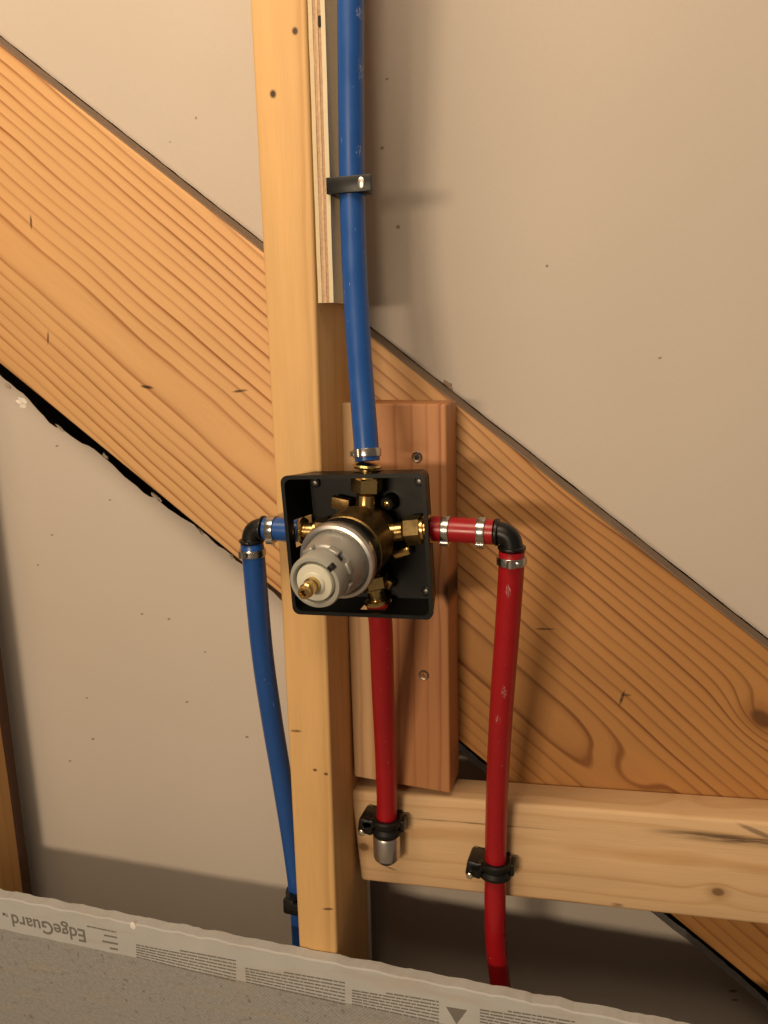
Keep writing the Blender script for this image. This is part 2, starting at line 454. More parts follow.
# stud at the left border, with a wavy dark brown strip along its back corner
xl = -.4035
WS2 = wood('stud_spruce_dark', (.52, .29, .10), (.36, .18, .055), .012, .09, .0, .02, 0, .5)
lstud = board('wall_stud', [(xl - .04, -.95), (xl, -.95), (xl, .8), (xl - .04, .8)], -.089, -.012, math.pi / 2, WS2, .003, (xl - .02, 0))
tag(lstud, 'shaded wooden stud at the left border with dark brown edge', 'stud')
bm = bmesh.new(); rows = []
zs = [-.95 + i * .025 for i in range(71)]
for i, z in enumerate(zs):
    w = .012 + .004 * math.sin(z * 19) + random.uniform(-.001, .001)
    rows.append([bm.verts.new(p) for p in ((xl - .036, -.012, z), (xl - .001, -.012 - w * .5, z), (xl + .0015, -.010, z), (xl - .0005, -.0004, z), (xl - .036, -.0004, z))])
for a, b in zip(rows, rows[1:]):
    for k in range(5): bm.faces.new((a[k], a[(k + 1) % 5], b[(k + 1) % 5], b[k]))
bm.faces.new(rows[0]); bm.faces.new(rows[-1][::-1])
o = link('dark_back_edge', bm, plain('dark_brown_edge', (.07, .032, .016), .9, 0, .4, 80, .6), smooth=True, angle=40)
child_inv(o, lstud); o.matrix_parent_inverse = Matrix.Identity(4); o.matrix_local = lstud.matrix_basis.inverted()

# backing 2x4 behind the valve
RP = [XZ(354, 777, -.038), XZ(450, 794, -.038), XZ(446, 404, -.038), XZ(339.5, 403, -.038)]
ro = ((RP[0][0] + RP[1][0]) / 2, -.08)
q = local_marks(math.pi / 2, ro, -.038, [(375, 600), (448, 592)])
WR = wood('backing_fir', (.49, .225, .095), (.30, .095, .034), .0105, .022, .018, .012, .006, .75, sap=(.026, .004, (.66, .44, .24)),
          marks=[(q[1][0], q[1][1], .011, .004, 0, .8)], knots=[(q[1][0], q[1][1], .02, .008, .006, .3)], tone=.10)
backer = board('backing_board', RP, -.038, -.0004, math.pi / 2, WR, .0022, ro)
tag(backer, 'short reddish upright board with pale left edge behind the valve', 'board')

def screw(px, py, Y, parent, r=.0048):
    p = at(px, py, Y)
    m = axis_m(p + V((0, .0004, 0)), (0, -1, 0))
    bm = bmesh.new(); add_ring(bm, [(r, 0), (r, .0007), (r * .86, .0014), (r * .62, .0009), (r * .55, -.0012), (r * .8, -.0014)], m, 28)
    a = link('screw', bm, SCREW, smooth=True, angle=40)
    a.parent = parent; a.matrix_local = parent.matrix_basis.inverted()
    bm = bmesh.new(); add_lathe(bm, [(r * .57, -.0016), (r * .57, .0004)], m, 6)
    b = link('drive_recess', bm, BLACK); b.parent = a
    return a
screw(417, 457, -.038, backer); screw(424, 675, -.038, backer)

# flat blocking under it
KP = [XZ(361, 881, -.038), XZ(768, 926, -.038), XZ(768, 823, -.038), XZ(350, 791, -.038)]
d = (V(KP[1]) - V(KP[0])).normalized(); d2 = (V(KP[2]) - V(KP[3])).normalized(); thk = math.atan2(d.y, d.x)
KP = [KP[0], P(KP[1], d, .3), P(KP[2], d2, .3), KP[3]]
ko = ((KP[0][0] + KP[3][0]) / 2, (KP[0][1] + KP[3][1]) / 2)
lm = lambda l: local_marks(thk, ko, -.038, l)
kn = lm([(364, 847), (718, 892), (682, 810), (530, 791), (745, 836)])
WB = wood('blocking_spruce', (.64, .43, .235), (.47, .265, .11), .011, .03, .01, .022, .01, .6,
          knots=[(*kn[0][:2], .012, .010, .006, .42), (*kn[1][:2], .016, .012, .007, .30), (*kn[2][:2], .018, .010, .006, .22), (*kn[3][:2], .03, .012, .008, .34)],
          marks=[(*lm([(748, 841)])[0], .050, .0038, -.02, .95), (*lm([(700, 834)])[0], .03, .0018, .0, .6), (*lm([(470, 823)])[0], .06, .0007, .0, .75), (*lm([(757, 832)])[0], .014, .0022, -.4, .6),
                 (*lm([(617, 905)])[0], .005, .0015, 0, .7), (*lm([(390, 868)])[0], .006, .0009, -.3, .6), (*lm([(560, 901)])[0], .03, .0012, 0, .5)], tone=.14, fine=.13)
block = board('blocking_board', KP, -.038, -.0004, thk, WB, .0035, ko)
tag(block, 'pale horizontal blocking board carrying both black pipe clamps', 'board')

# plywood strip on the stud's right face: one part per ply
ply = empty('plywood_strip', (.048, -.06, .19)); tag(ply, 'narrow plywood strip edge-on against the upper stud', 'plywood')
zb = at(320, 303, -.087).z
xa0, xa1 = at(307.5, 0, -.087).x, at(318.2, 302, -.087).x
xb0, xb1 = at(324.5, 0, -.087).x, at(333.5, 302, -.087).x
xa0 = max(xa0, .0415); xa1 = max(xa1, .0402)
PW = [plain('ply_light', (.62, .50, .31), .7, 0, .15, 250), plain('ply_end', (.50, .32, .19), .8, 0, .45, 420, .6),
      plain('ply_tan', (.60, .42, .26), .75, 0, .4, 400, .5), plain('ply_end_dark', (.46, .29, .17), .8, 0, .45, 380, .6), plain('ply_pale', (.66, .56, .38), .7, 0, .12, 200)]
z1 = .8; z0t = at(320, 0, -.087).z
cuts = [0, .25, .42, .55, .74, 1]
for k in range(5):
    f0, f1 = cuts[k], cuts[k + 1]
    def xx(f, z):
        tt = (z - zb) / (z0t - zb); return (xa1 + (xa0 - xa1) * tt) * (1 - f) + (xb1 + (xb0 - xb1) * tt) * f
    rec = (0, .0006, .0003, .0007, 0)[k]
    bm = bmesh.new(); rows = []
    for i in range(41):
        z = zb + (z1 - zb) * i / 40; j = random.uniform(-.0003, .0003) if 0 < i < 40 else 0
        x0, x1 = xx(f0, z) , xx(f1, z)
        rows.append([bm.verts.new((x, y, z)) for x, y in ((x0, -.087 + rec + j), (x1, -.087 + rec + j), (x1, -.012), (x0, -.012))])
    for a, b in zip(rows, rows[1:]):
        for i in range(4): bm.faces.new((a[i], a[(i + 1) % 4], b[(i + 1) % 4], b[i]))
    bm.faces.new(rows[0]); bm.faces.new(rows[-1][::-1])
    o = link('ply', bm, PW[k]); o.parent = ply; o.matrix_local = ply.matrix_basis.inverted()
bm = bmesh.new(); p = at(319.5, 21, -.087); add_box(bm, p + V((0, .0003, 0)), (.0022, .0016, .0075), bev=.0006)
o = link('ply_void', bm, BLACK); o.parent = ply; o.matrix_local = ply.matrix_basis.inverted()

# ------------------------------------------------------------------ cement board in front of the studs
cA, cB = V(XZ(0, 888, -.0895)), V(XZ(700, 1024, -.0895)); dc = (cB - cA).normalized(); thc = math.atan2(dc.y, dc.x)
co = (cA.x, cA.y)
mC = frame(V((co[0], -.1022, co[1])), thc); iC = mC.inverted()
t = NT('cement_board_face'); X, Y, Z = t.xyz()
n1 = t.noise(t.map((1, 1, 1)), 220, 4, .65); n2 = t.noise(t.map((1, 1, 1)), 22, 3, .6); n3 = t.noise(t.map((60, 60, 160)), 1, 3, .6)
weave = t.m('MULTIPLY', t.m('SINE', t.m('MULTIPLY', X, 1800.)), t.m('SINE', t.m('MULTIPLY', Z, 1800.)))
roughc = t.mix(n1, (.23, .225, .215), (.40, .395, .375)); roughc = t.mix(t.m('MULTIPLY', t.smooth(n3, .56, .72), .45), roughc, (.17, .155, .135))
pit = t.smooth(t.noise(t.map((1, 1, .7)), 130, 2, .6), .62, .70)
roughc = t.mix(t.m('MULTIPLY', pit, .55), roughc, (.13, .12, .105))
band = t.mix(n2, (.42, .42, .41), (.52, .515, .50)); band = t.mix(t.m('MULTIPLY', t.smooth(n1, .5, .8), .2), band, (.38, .35, .31))
zw = t.m('ADD', Z, t.m('MULTIPLY', t.m('SUBTRACT', n2, .5), .004))
isband = t.smooth(zw, -.0405, -.0385)
col = t.mix(isband, roughc, band)
dirt = t.smooth(t.m('ADD', Z, t.m('MULTIPLY', n2, .01)), .0005, .006)
col = t.mix(t.m('MULTIPLY', t.smooth(t.noise(t.map((12, 60, 60)), 1, 2), .5, .7), .25), col, (.40, .31, .22))
h = t.m('ADD', t.m('MULTIPLY', n1, 1.), t.m('MULTIPLY', weave, .15))
t.bump(t.m('MULTIPLY', h, t.m('SUBTRACT', 1.15, isband)), .6, .0012)
CEM = t.out(col, .85, 0, .2)
bm = bmesh.new(); top = []
L = 1.5; n = 260
for i in range(n + 1):
    x = -.30 + L * i / n; e = random.uniform(-.0006, .0006) + (.0006 * math.sin(i * .9))
    top.append((x, e))
f = [bm.verts.new((x, 0, e - .0012)) for x, e in top]; f1 = [bm.verts.new((x, .0012, e)) for x, e in top]
b1 = [bm.verts.new((x, .0115, e + random.uniform(-.0004, .0003))) for x, e in top]; b = [bm.verts.new((x, .0127, e - .001)) for x, e in top]
fl = [bm.verts.new((x, 0, -.52)) for x, e in top]; bl = [bm.verts.new((x, .0127, -.52)) for x, e in top]
for i in range(n):
    for A, B_ in ((fl, f), (f, f1), (f1, b1), (b1, b), (b, bl), (bl, fl)): bm.faces.new((A[i], A[i + 1], B_[i + 1], B_[i]))
for i in (0, n): bm.faces.new((fl[i], f[i], f1[i], b1[i], b[i], bl[i]))
cem = link('cement_board', bm, CEM, matrix=mC)
tag(cem, 'grey printed cement board across the bottom in front of the stud', 'cement board')

INK = plain('grey_ink', (.17, .16, .14), .85, 0, .2, 300)
YF = -.1022
def onC(px, py): q = iC @ at(px, py, YF); return V((q.x, 0, q.z))
def print_text(body, px0, py0, px1, py1, hfac=1.0, name='printed_word'):
    """flat upside-down print: the word starts at (px0,py0) and runs left to (px1,py1) along its baseline"""
    cu = bpy.data.curves.new('t', 'FONT'); cu.body = body; cu.size = 1; cu.offset = .012
    to = bpy.data.objects.new('t', cu); COL.objects.link(to)
    dg = bpy.context.evaluated_depsgraph_get(); me = bpy.data.meshes.new_from_object(to.evaluated_get(dg))
    bpy.data.objects.remove(to); bpy.data.curves.remove(cu)
    xs = [v.co.x for v in me.vertices]; x0, x1 = min(xs), max(xs)
    a, b_ = onC(px0, py0), onC(px1, py1); w = (b_ - a).length; s = w / (x1 - x0)
    ex = (b_ - a).normalized(); ey = V((ex.z, 0, -ex.x))
    if ey.z > 0: ey = -ey
    for v in me.vertices:
        v.co = a + ex * ((v.co.x - x0) * s) + ey * (v.co.y * s * hfac) + V((0, -.00025, 0))
    me.materials.append(INK)
    o = bpy.data.objects.new(name, me); COL.objects.link(o); o.parent = cem
    return o
print_text('EdgeGuard', 84.5, 930, 11, 914, 1.0)
print_text('TM', 8, 913.5, 2.5, 912.3, 1.0, 'printed_trademark')
def strips(rows, name):
    bm = bmesh.new()
    for (a, b_, hgt, dash) in rows:
        d_ = (b_ - a); Lr = d_.length; d_.normalize(); up = V((-d_.z, 0, d_.x)) * hgt / 2; x = 0
        while x < Lr:
            w = min(random.uniform(.003, .012) if dash else Lr, Lr - x)
            p, q_ = a + d_ * x, a + d_ * (x + w); off = V((0, -.00025, 0))
            bm.faces.new([bm.verts.new(v + off) for v in (p - up, q_ - up, q_ + up, p + up)])
            x += w + .0009
    return link(name, bm, INK, cem)
def block_print(tl, tr, br, bl_, nrow=7, short=0):
    a, b_, c, d_ = onC(*tl), onC(*tr), onC(*br), onC(*bl_); rows = []
    for i in range(nrow):
        t_ = (i + .5) / nrow; s, e = a.lerp(d_, t_), b_.lerp(c, t_)
        if i == 0 and short: s = s.lerp(e, short)
        rows.append((s, e, .00125, True))
    strips(rows, 'printed_lines')
block_print((136, 941), (236, 959), (236, 983), (136.5, 958), 7, .45)
block_print((245, 964), (345, 981), (345, 1006), (246, 983), 7, .4)
block_print((352, 986), (439, 1000), (439, 1024), (352, 1005), 7, .4)
block_print((480, 1005), (575, 1020), (575, 1046), (480, 1026), 7, .3)
block_print((600, 1024), (700, 1040), (700, 1066), (600, 1046), 7, .3)
strips([(onC(87, 926), onC(116, 932), .0014, True), (onC(104, 935), onC(117, 937.5), .0016, False), (onC(102.5, 941), onC(118, 944), .002, False), (onC(110, 948), onC(118, 949.5), .002, False)], 'printed_lines')
bm = bmesh.new(); bm.faces.new([bm.verts.new(onC(*p) + V((0, -.00025, 0))) for p in ((446, 1006.5), (467, 1010), (456.5, 1024))])
link('printed_triangle', bm, INK, cem)
# screw dust and a chip on the top edge
bm = bmesh.new(); bmesh.ops.create_icosphere(bm, subdivisions=2, radius=1)
c = onC(133, 926)
for v in bm.verts: v.co = c + V((v.co.x * .0035, v.co.y * .0009, v.co.z * .0045)) * (1 + random.uniform(-.2, .2)) if False else c + V((v.co.x * .0034, v.co.y * .0009, v.co.z * .0045))
link('edge_chip', bm, CHIP, cem)

# ------------------------------------------------------------------ pipes and fittings
RP_ = .0096
def crimp(parent, p, dirv, ear, r=RP_, w=.0062):
    """stainless pinch ring with its folded ear; ear = direction the ear points"""
    z = V(dirv).normalized(); e = V(ear); e = (e - z * e.dot(z)).normalized()
    m = Matrix((e, z.cross(e), z)).transposed().to_4x4(); m.translation = p
    bm = bmesh.new(); a, b_ = r + .0001, r + .0012
    add_ring(bm, [(a, -w / 2), (b_, -w / 2), (b_ + .0002, -w / 2 + .0008), (b_ + .0002, w / 2 - .0008), (b_, w / 2), (a, w / 2)], m, 36)
    add_ring(bm, [(b_, -w * .32), (b_ + .0007, -w * .32), (b_ + .0007, w * .32), (b_, w * .32)], m, 14, math.radians(25), math.radians(125))
    ring = link('crimp_ring', bm, STEEL, smooth=True, angle=35)
    ring.parent = parent; ring.matrix_local = parent.matrix_basis.inverted()
    bm = bmesh.new(); n_ = 12
    prof = []
    for i in range(n_ + 1):
        a_ = math.pi * i / n_; prof.append((b_ - .0004 + .0030 * math.sin(a_) ** .7, -.0034 * math.cos(a_)))
    for s, hw in ((0, w * .46),):
        A = [bm.verts.new(m @ V((x, y, -hw))) for x, y in prof]; B2 = [bm.verts.new(m @ V((x, y, hw))) for x, y in prof]
        bm.faces.new(A); bm.faces.new(B2[::-1])
        for i in range(n_ + 1): bm.faces.new((A[i], A[(i + 1) % (n_ + 1)], B2[(i + 1) % (n_ + 1)], B2[i]))
    add_box(bm, m @ V((b_ + .0006, .0052, 0)), (.0012, .0036, w * .6), m.to_3x3(), .0003)
    ek = link('ring_ear', bm, STEEL, smooth=True, angle=30); ek.parent = ring
    return ring

def pipe(path, mat, label, base, r=RP_):
    e = empty('water_pipe', base); tag(e, label, 'pipe')
    bm = bmesh.new(); add_tube(bm, path, r)
    o = link('tube', bm, mat, smooth=True, angle=50); o.parent = e; o.matrix_local = e.matrix_basis.inverted()
    return e

def elbow(p0, corner, p1, label, r=.0083):
    """black bend from p0 round the corner to p1"""
    e = empty('elbow_fitting', corner); tag(e, label, 'fitting')
    a, c, b_ = V(p0), V(corner), V(p1); R_ = .012
    da, db = (a - c).normalized(), (b_ - c).normalized()
    path = [a, a.lerp(c + da * R_, .6)]
    for i in range(13):
        t_ = i / 12; q_ = c + da * R_ * (1 - t_) ** 2 + db * R_ * t_ ** 2; path.append(q_)
    path += [b_.lerp(c + db * R_, .6), b_]
    bm = bmesh.new(); add_tube(bm, path, r, 28)
    o = link('bend', bm, BLACK, smooth=True, angle=50); o.parent = e; o.matrix_local = e.matrix_basis.inverted()
    for p, dd in ((a, da), (b_, db)):
        m = axis_m(p, dd); bm = bmesh.new()
        add_lathe(bm, [(.0098, -.0026), (.0104, -.0021), (.0104, -.0005), (.0098, 0)], m, 32)
        add_box(bm, m @ V((.0098, 0, -.0013)), (.004, .006, .0024), m.to_3x3(), .0005)
        add_box(bm, m @ V((-.0098, 0, -.0013)), (.004, .006, .0024), m.to_3x3(), .0005)
        o = link('collar', bm, BLACK, smooth=True, angle=40); o.parent = e; o.matrix_local = e.matrix_basis.inverted()
    return e

YV = -.107                                   # depth of the valve ports
BLUE = pipe_mat('blue_pex', (.012, .075, .30), [])
pb0 = at(357, 66, -.094)
BLUE_T = pipe_mat('blue_pex_printed', (.012, .075, .30), [(at(359, 68, -.092), (.0022, .01, .010)), (at(358, 12, -.092), (.002, .01, .004)), (at(357, 150, -.09), (.002, .01, .004))])
RED = pipe_mat('red_pex', (.33, .005, .010), [])
RED_P = pipe_mat('red_pex_printed', (.33, .005, .010), [(at(509, 590, -.11), (.002, .012, .006)), (at(504, 692, -.095), (.002, .012, .006)), (at(498, 720, -.09), (.002, .012, .004))])

# top outlet pipe
top_path = spline([at(351, -330, -.090), at(350.5, -120, -.087), at(350.5, 0, -.085), at(351, 100, -.082), at(352, 187, -.080), at(354.5, 270, -.083), at(359, 350, -.092), at(365, 430, -.103), at(367.5, 461, YV)], 10)
pt = pipe(top_path, BLUE_T, 'blue pipe rising from the top of the valve box', at(367.5, 461, YV))
dv = (top_path[-1] - top_path[-4]).normalized()
crimp(pt, at(367, 453, YV + .001), dv, V((-.35, -1, 0)))

# left: stub, elbow, drop pipe
yl = 527.5
eL = at(251, yl, YV); eLd = V((eL.x, YV, eL.z))
sL0 = at(301, 527, YV); sL0.z = eL.z
hL = V((eL.x + .0125, YV, eL.z)); vL = V((eL.x, YV, eL.z - .0125))
st = pipe([hL + V((.001, 0, 0)), hL.lerp(sL0, .5), sL0], BLUE, 'short level blue pipe entering the left side of the valve box', sL0)
crimp(st, hL + V((.0075, 0, 0)), (1, 0, 0), (0, -.75, -1))
elbow(hL, eL, vL, 'black elbow joining the two left blue pipes')
lp = spline([vL + V((0, 0, -.001)), vL + V((.0005, .001, -.02)), at(262, 650, -.088), at(272, 720, -.072), at(282, 780, -.058), at(293, 850, -.046), at(299, 900, -.044), at(302, 960, -.044), at(303, 1060, -.044), at(303, 1200, -.044)], 10)
plft = pipe(lp, BLUE, 'long blue pipe dropping from the left elbow behind the stud', vL)
crimp(plft, vL + V((.0002, 0, -.0085)), (0, 0, 1), (-.5, -1, 0))

# right: stub, elbow, drop pipe
eR = at(512, 533, YV)
hR = V((eR.x - .0125, YV, eR.z)); vR = V((eR.x, YV, eR.z - .0125))
sR0 = at(433, 532.5, YV); sR0.z = eR.z
sr = pipe([sR0, sR0.lerp(hR, .5), hR - V((.001, 0, 0))], RED, 'short level red pipe leaving the right side of the valve box', sR0)
crimp(sr, V((at(446.5, 532, YV).x, YV, eR.z)), (1, 0, 0), (0, -.6, -1)); crimp(sr, V((at(482, 532, YV).x, YV, eR.z)), (1, 0, 0), (0, -.7, -1))
elbow(hR, eR, vR, 'black elbow joining the two right red pipes')
YC = -.0528                                  # pipe axis in the clamps on the blocking
rp = spline([vR + V((0, 0, -.001)), vR + V((-.0005, .001, -.02)), at(506.5, 640, -.095), at(502, 700, -.083), at(498, 770, -.066), at(496, 830, -.054), at(495.5, 866, YC), at(495, 905, -.052), at(496, 945, -.050), at(501, 990, -.046), at(506, 1040, -.044), at(510, 1120, -.044)], 10)
prt = pipe(rp, RED_P, 'long red pipe dropping from the right elbow past the blocking', vR)
crimp(prt, vR + V((-.0002, 0, -.0085)), (0, 0, 1), (.15, -1, 0))

# middle red pipe from the bottom port to its capped end
mp = spline([at(378, 600, YV + .004), at(381, 630, -.100), at(383, 690, -.083), at(385.5, 750, -.064), at(387, 800, YC), at(386.5, 826, YC), at(386.5, 842, YC)], 10)
pm = pipe(mp, RED, 'red pipe from under the valve box to its metal-capped end', at(386, 840, YC))

# capped end
ca, cb = at(386.5, 833, YC), at(387, 861, YC)
bm = bmesh.new(); m = axis_m(cb, ca - cb); Lc = (ca - cb).length
add_lathe(bm, [(.0066, -.0005), (.0080, .0004), (.0092, .0025), (.0118, .0045), (.0126, .0065), (.0126, Lc - .003), (.0118, Lc - .001), (.0098, Lc)], m, 36)
cap = link('pipe_end_cap', bm, ZINC, smooth=True, angle=40)
tag(cap, 'shiny metal cap closing the red pipe below its clamp', 'cap')

def ring_clamp(p, dirv, label, tilt=0., s=1.0):
    """black plastic half-clamp: ring round the pipe, foot on the wood, left ear with a nail"""
    z = V(dirv).normalized(); x = V((1, 0, 0)); x = (x - z * x.dot(z)).normalized(); y = z.cross(x)   # y points into the wall
    m = Matrix((x, y, z)).transposed().to_4x4(); m.translation = p; R3 = m.to_3x3()
    e = empty('pipe_clamp', p); tag(e, label, 'pipe clamp', 'black clamps nailed to the wood')
    bm = bmesh.new(); h = .0155 * s
    add_ring(bm, [(RP_ + .0002, -h / 2), (.0130, -h / 2), (.0150, -h / 2 + .0015), (.0150, -h / 2 + .0040), (.0128, -.0005), (.0150, h / 2 - .0040), (.0150, h / 2 - .0012), (.0130, h / 2), (RP_ + .0002, h / 2)], m, 36)
    o = link('ring', bm, BLACK, smooth=True, angle=30); o.parent = e; o.matrix_local = e.matrix_basis.inverted()
    bm = bmesh.new()
    add_box(bm, m @ V((-.0040, .0128, 0)), (.030, .0032, h), R3, .0008)
    add_box(bm, m @ V((-.0175, .0005, .0005)), (.0145, .0240, h * 1.0), R3 @ Matrix.Rotation(.15, 3, 'Y'), .0022)
    add_box(bm, m @ V((-.0150, -.0085, .0035)), (.0120, .0060, h * .5), R3 @ Matrix.Rotation(-.25, 3, 'Y'), .0014)
    add_box(bm, m @ V((.0150, .0035, .0015)), (.0042, .0140, h * .75), R3, .0012)
    o = link('ear', bm, BLACK, smooth=True, angle=30); o.parent = e; o.matrix_local = e.matrix_basis.inverted()
    bm = bmesh.new(); nm = axis_m(m @ V((-.0210, -.0118, -.0050)), m.to_3x3() @ V((-.1, -1, -.1)))
    add_lathe(bm, [(.0014, -.003), (.0014, 0), (.0030, .0002), (.0032, .001), (.0026, .0018), (.001, .0021)], nm, 20)
    o = link('nail', bm, NAIL, smooth=True, angle=40); o.parent = e; o.matrix_local = e.matrix_basis.inverted()
    return e
ring_clamp(at(387, 824, YC), (0, 0, 1), 'black clamp on the blocking just above the metal pipe cap')
ring_clamp(at(495.5, 867, YC), (0, .03, 1), 'black clamp on the blocking round the long right red pipe')
# left clamp on the side of the stud, mostly behind it
pl = min(lp, key=lambda q_: abs(q_.z - at(296, 893, -.044).z))
e = empty('pipe_clamp', pl); tag(e, 'black clamp half hidden behind the stud round the blue pipe', 'pipe clamp', 'black clamps nailed to the wood')
bm = bmesh.new(); add_ring(bm, [(RP_ + .0002, -.006), (.0122, -.006), (.0128, -.004), (.0128, .004), (.0122, .006), (RP_ + .0002, .006)], Matrix.Translation(pl), 32)
o = link('ring', bm, BLACK, smooth=True, angle=40); o.parent = e; o.matrix_local = e.matrix_basis.inverted()
bm = bmesh.new(); c = at(290, 905, -.062); add_box(bm, V((c.x, -.060, c.z)), (.0115, .012, .0145), bev=.001)
add_box(bm, V(((c.x - .0012) / 2 - .001, -.066, c.z)), (abs(c.x) + .004, .004, .012), bev=.0008)
o = link('ear', bm, BLACK, smooth=True, angle=30); o.parent = e; o.matrix_local = e.matrix_basis.inverted()

# strap clamp on the plywood round the top pipe
pc_ = min(top_path, key=lambda q_: abs(q_.z - at(352, 187, -.08).z))
e = empty('pipe_clamp', pc_); tag(e, 'flat black strap clamp holding the upper blue pipe to the plywood', 'pipe clamp', 'black clamps nailed to the wood')
hx0 = .0535; h = .0118
bm = bmesh.new()
add_ring(bm, [(RP_ + .0002, -h / 2), (.0112, -h / 2), (.0112, h / 2), (RP_ + .0002, h / 2)], Matrix.Translation(pc_), 36)
xr_ = pc_.x + .0195
yfs = pc_.y - .0105
add_box(bm, V(((hx0 + xr_) / 2, yfs, pc_.z)), (xr_ - hx0, .0034, h), bev=.0006)
add_box(bm, V((hx0 + .0016, (yfs + pc_.y + .012) / 2, pc_.z)), (.0028, pc_.y + .012 - yfs, h * .98), bev=.0006)
add_box(bm, V((pc_.x + .0135, pc_.y - .004, pc_.z - .0004)), (.0055, .014, h * .95), bev=.0008)
o = link('strap', bm, BLACK, smooth=True, angle=30); o.parent = e; o.matrix_local = e.matrix_basis.inverted()
bm = bmesh.new(); nm = axis_m(V((pc_.x + .0118, yfs - .0017, pc_.z + .0002)), (0, -1, 0))
add_lathe(bm, [(.0026, -.0006), (.0034, .0002), (.0034, .0008), (.002, .0013)], nm @ Matrix.Diagonal((.75, 1.15, 1, 1)), 20)
o = link('nail', bm, NAIL, smooth=True, angle=40); o.parent = e; o.matrix_local = e.matrix_basis.inverted()

# ------------------------------------------------------------------ valve box
tilt = math.radians(3.0); bc = V((.0822, -.127, -.0042)); BW, BH, BD = .1165, .1125, .0378
mB = frame(bc, tilt)
box = empty('valve_box', matrix=mB); tag(box, 'shallow square black plastic box round the brass shower valve', 'box')
def rrect(w, h, r, n=6):
    pts = []
    for cx, cz, a0 in ((w / 2 - r, h / 2 - r, 0), (-w / 2 + r, h / 2 - r, 90), (-w / 2 + r, -h / 2 + r, 180), (w / 2 - r, -h / 2 + r, 270)):
        for i in range(n + 1):
            a = math.radians(a0 + 90 * i / n); pts.append((cx + r * math.cos(a), cz + r * math.sin(a)))
    # refine straight runs so notches can be left out
    out = []
    for i in range(len(pts)):
        a, b_ = V(pts[i]), V(pts[(i + 1) % len(pts)]); k = max(1, int((b_ - a).length / .002))
        for j in range(k): out.append(a.lerp(b_, j / k))
    return out
iB = mB.inverted()
ports = {'l': (iB @ sL0).z, 'r': (iB @ sR0).z, 't': (iB @ at(367.5, 461, YV)).x, 'b': (iB @ at(379, 612, YV + .004)).x}
prof_o = rrect(BW, BH, .006); prof_i = rrect(BW - .0052, BH - .0052, .004)
def in_notch(p):
    g = .0106
    if abs(p.x) > BW / 2 - .007:
        return abs(p.y - (ports['l'] if p.x < 0 else ports['r'])) < g
    if abs(p.y) > BH / 2 - .007:
        return abs(p.x - (ports['t'] if p.y > 0 else ports['b'])) < g
    return False
def ring_wall(bm, y0, y1, scale0, scale1, skip, th=.0021, dx=0.):
    n = len(prof_o); L_ = []
    for p in prof_o:
        dirn = V((p.x, p.y)); 
        def at_(s, inset, y):
            q_ = V((p.x * (s - (dx if s == scale1 else 0) - (.015 if dx and s == scale0 else 0)), p.y * s)); k = V((q_.x * (1 - 2 * inset / BW), q_.y * (1 - 2 * inset / BH))); return bm.verts.new((k.x, y, k.y))
        L_.append((at_(scale0, 0, y0), at_(scale1, 0, y1), at_(scale1, th, y1), at_(scale0, th, y0)))
    keep = [not (skip and (in_notch(prof_o[i]) or in_notch(prof_o[(i + 1) % n]))) for i in range(n)]
    for i in range(n):
        if not keep[i]: continue
        A, B2 = L_[i], L_[(i + 1) % n]
        for k in range(4): bm.faces.new((A[k], A[(k + 1) % 4], B2[(k + 1) % 4], B2[k]))
        if not keep[i - 1]: bm.faces.new(A[::-1])
        if not keep[(i + 1) % n]: bm.faces.new(B2)
    bmesh.ops.delete(bm, geom=[v for v in bm.verts if not v.link_faces], context='VERTS')
bm = bmesh.new(); ring_wall(bm, .0, .0022, 1.0, .998, False, .0030); link('rim', bm, BLACKBOX, box, True, 40)
bm = bmesh.new(); ring_wall(bm, .0022, .0095, .998, .985, False, dx=.015); ring_wall(bm, .0095, BD - .002, .985, .95, True, dx=.075); link('side_wall', bm, BLACKBOX, box, True, 40)
bm = bmesh.new(); s = .947
f = [bm.verts.new((p.x * (s - .075), BD - .0021, p.y * s)) for p in prof_o]; b_ = [bm.verts.new((p.x * (s - .075), BD, p.y * s)) for p in prof_o]
bm.faces.new(f); bm.faces.new(b_[::-1])
for i in range(len(f)): bm.faces.new((f[i], b_[i], b_[(i + 1) % len(f)], f[(i + 1) % len(f)]))
link('back_plate', bm, BLACKBOX, box)
for sx in (-1, 1):
    for sz in (-1, 1):
        bm = bmesh.new(); m = axis_m(V((sx * .0440, BD - .002, sz * .0445)), (0, -1, 0))
        add_ring(bm, [(.0040, 0), (.0040, .002), (.0033, .0026), (.0018, .0026), (.0018, 0)], m, 24)
        o = link('screw_boss', bm, BLACKBOX, box, True, 40)
        bm = bmesh.new(); add_lathe(bm, [(.0024, .0018), (.0024, .0027), (.0018, .0034), (.0006, .0036)], m, 18)
        link('screw_head', bm, DARKSTEEL, o, True, 40)

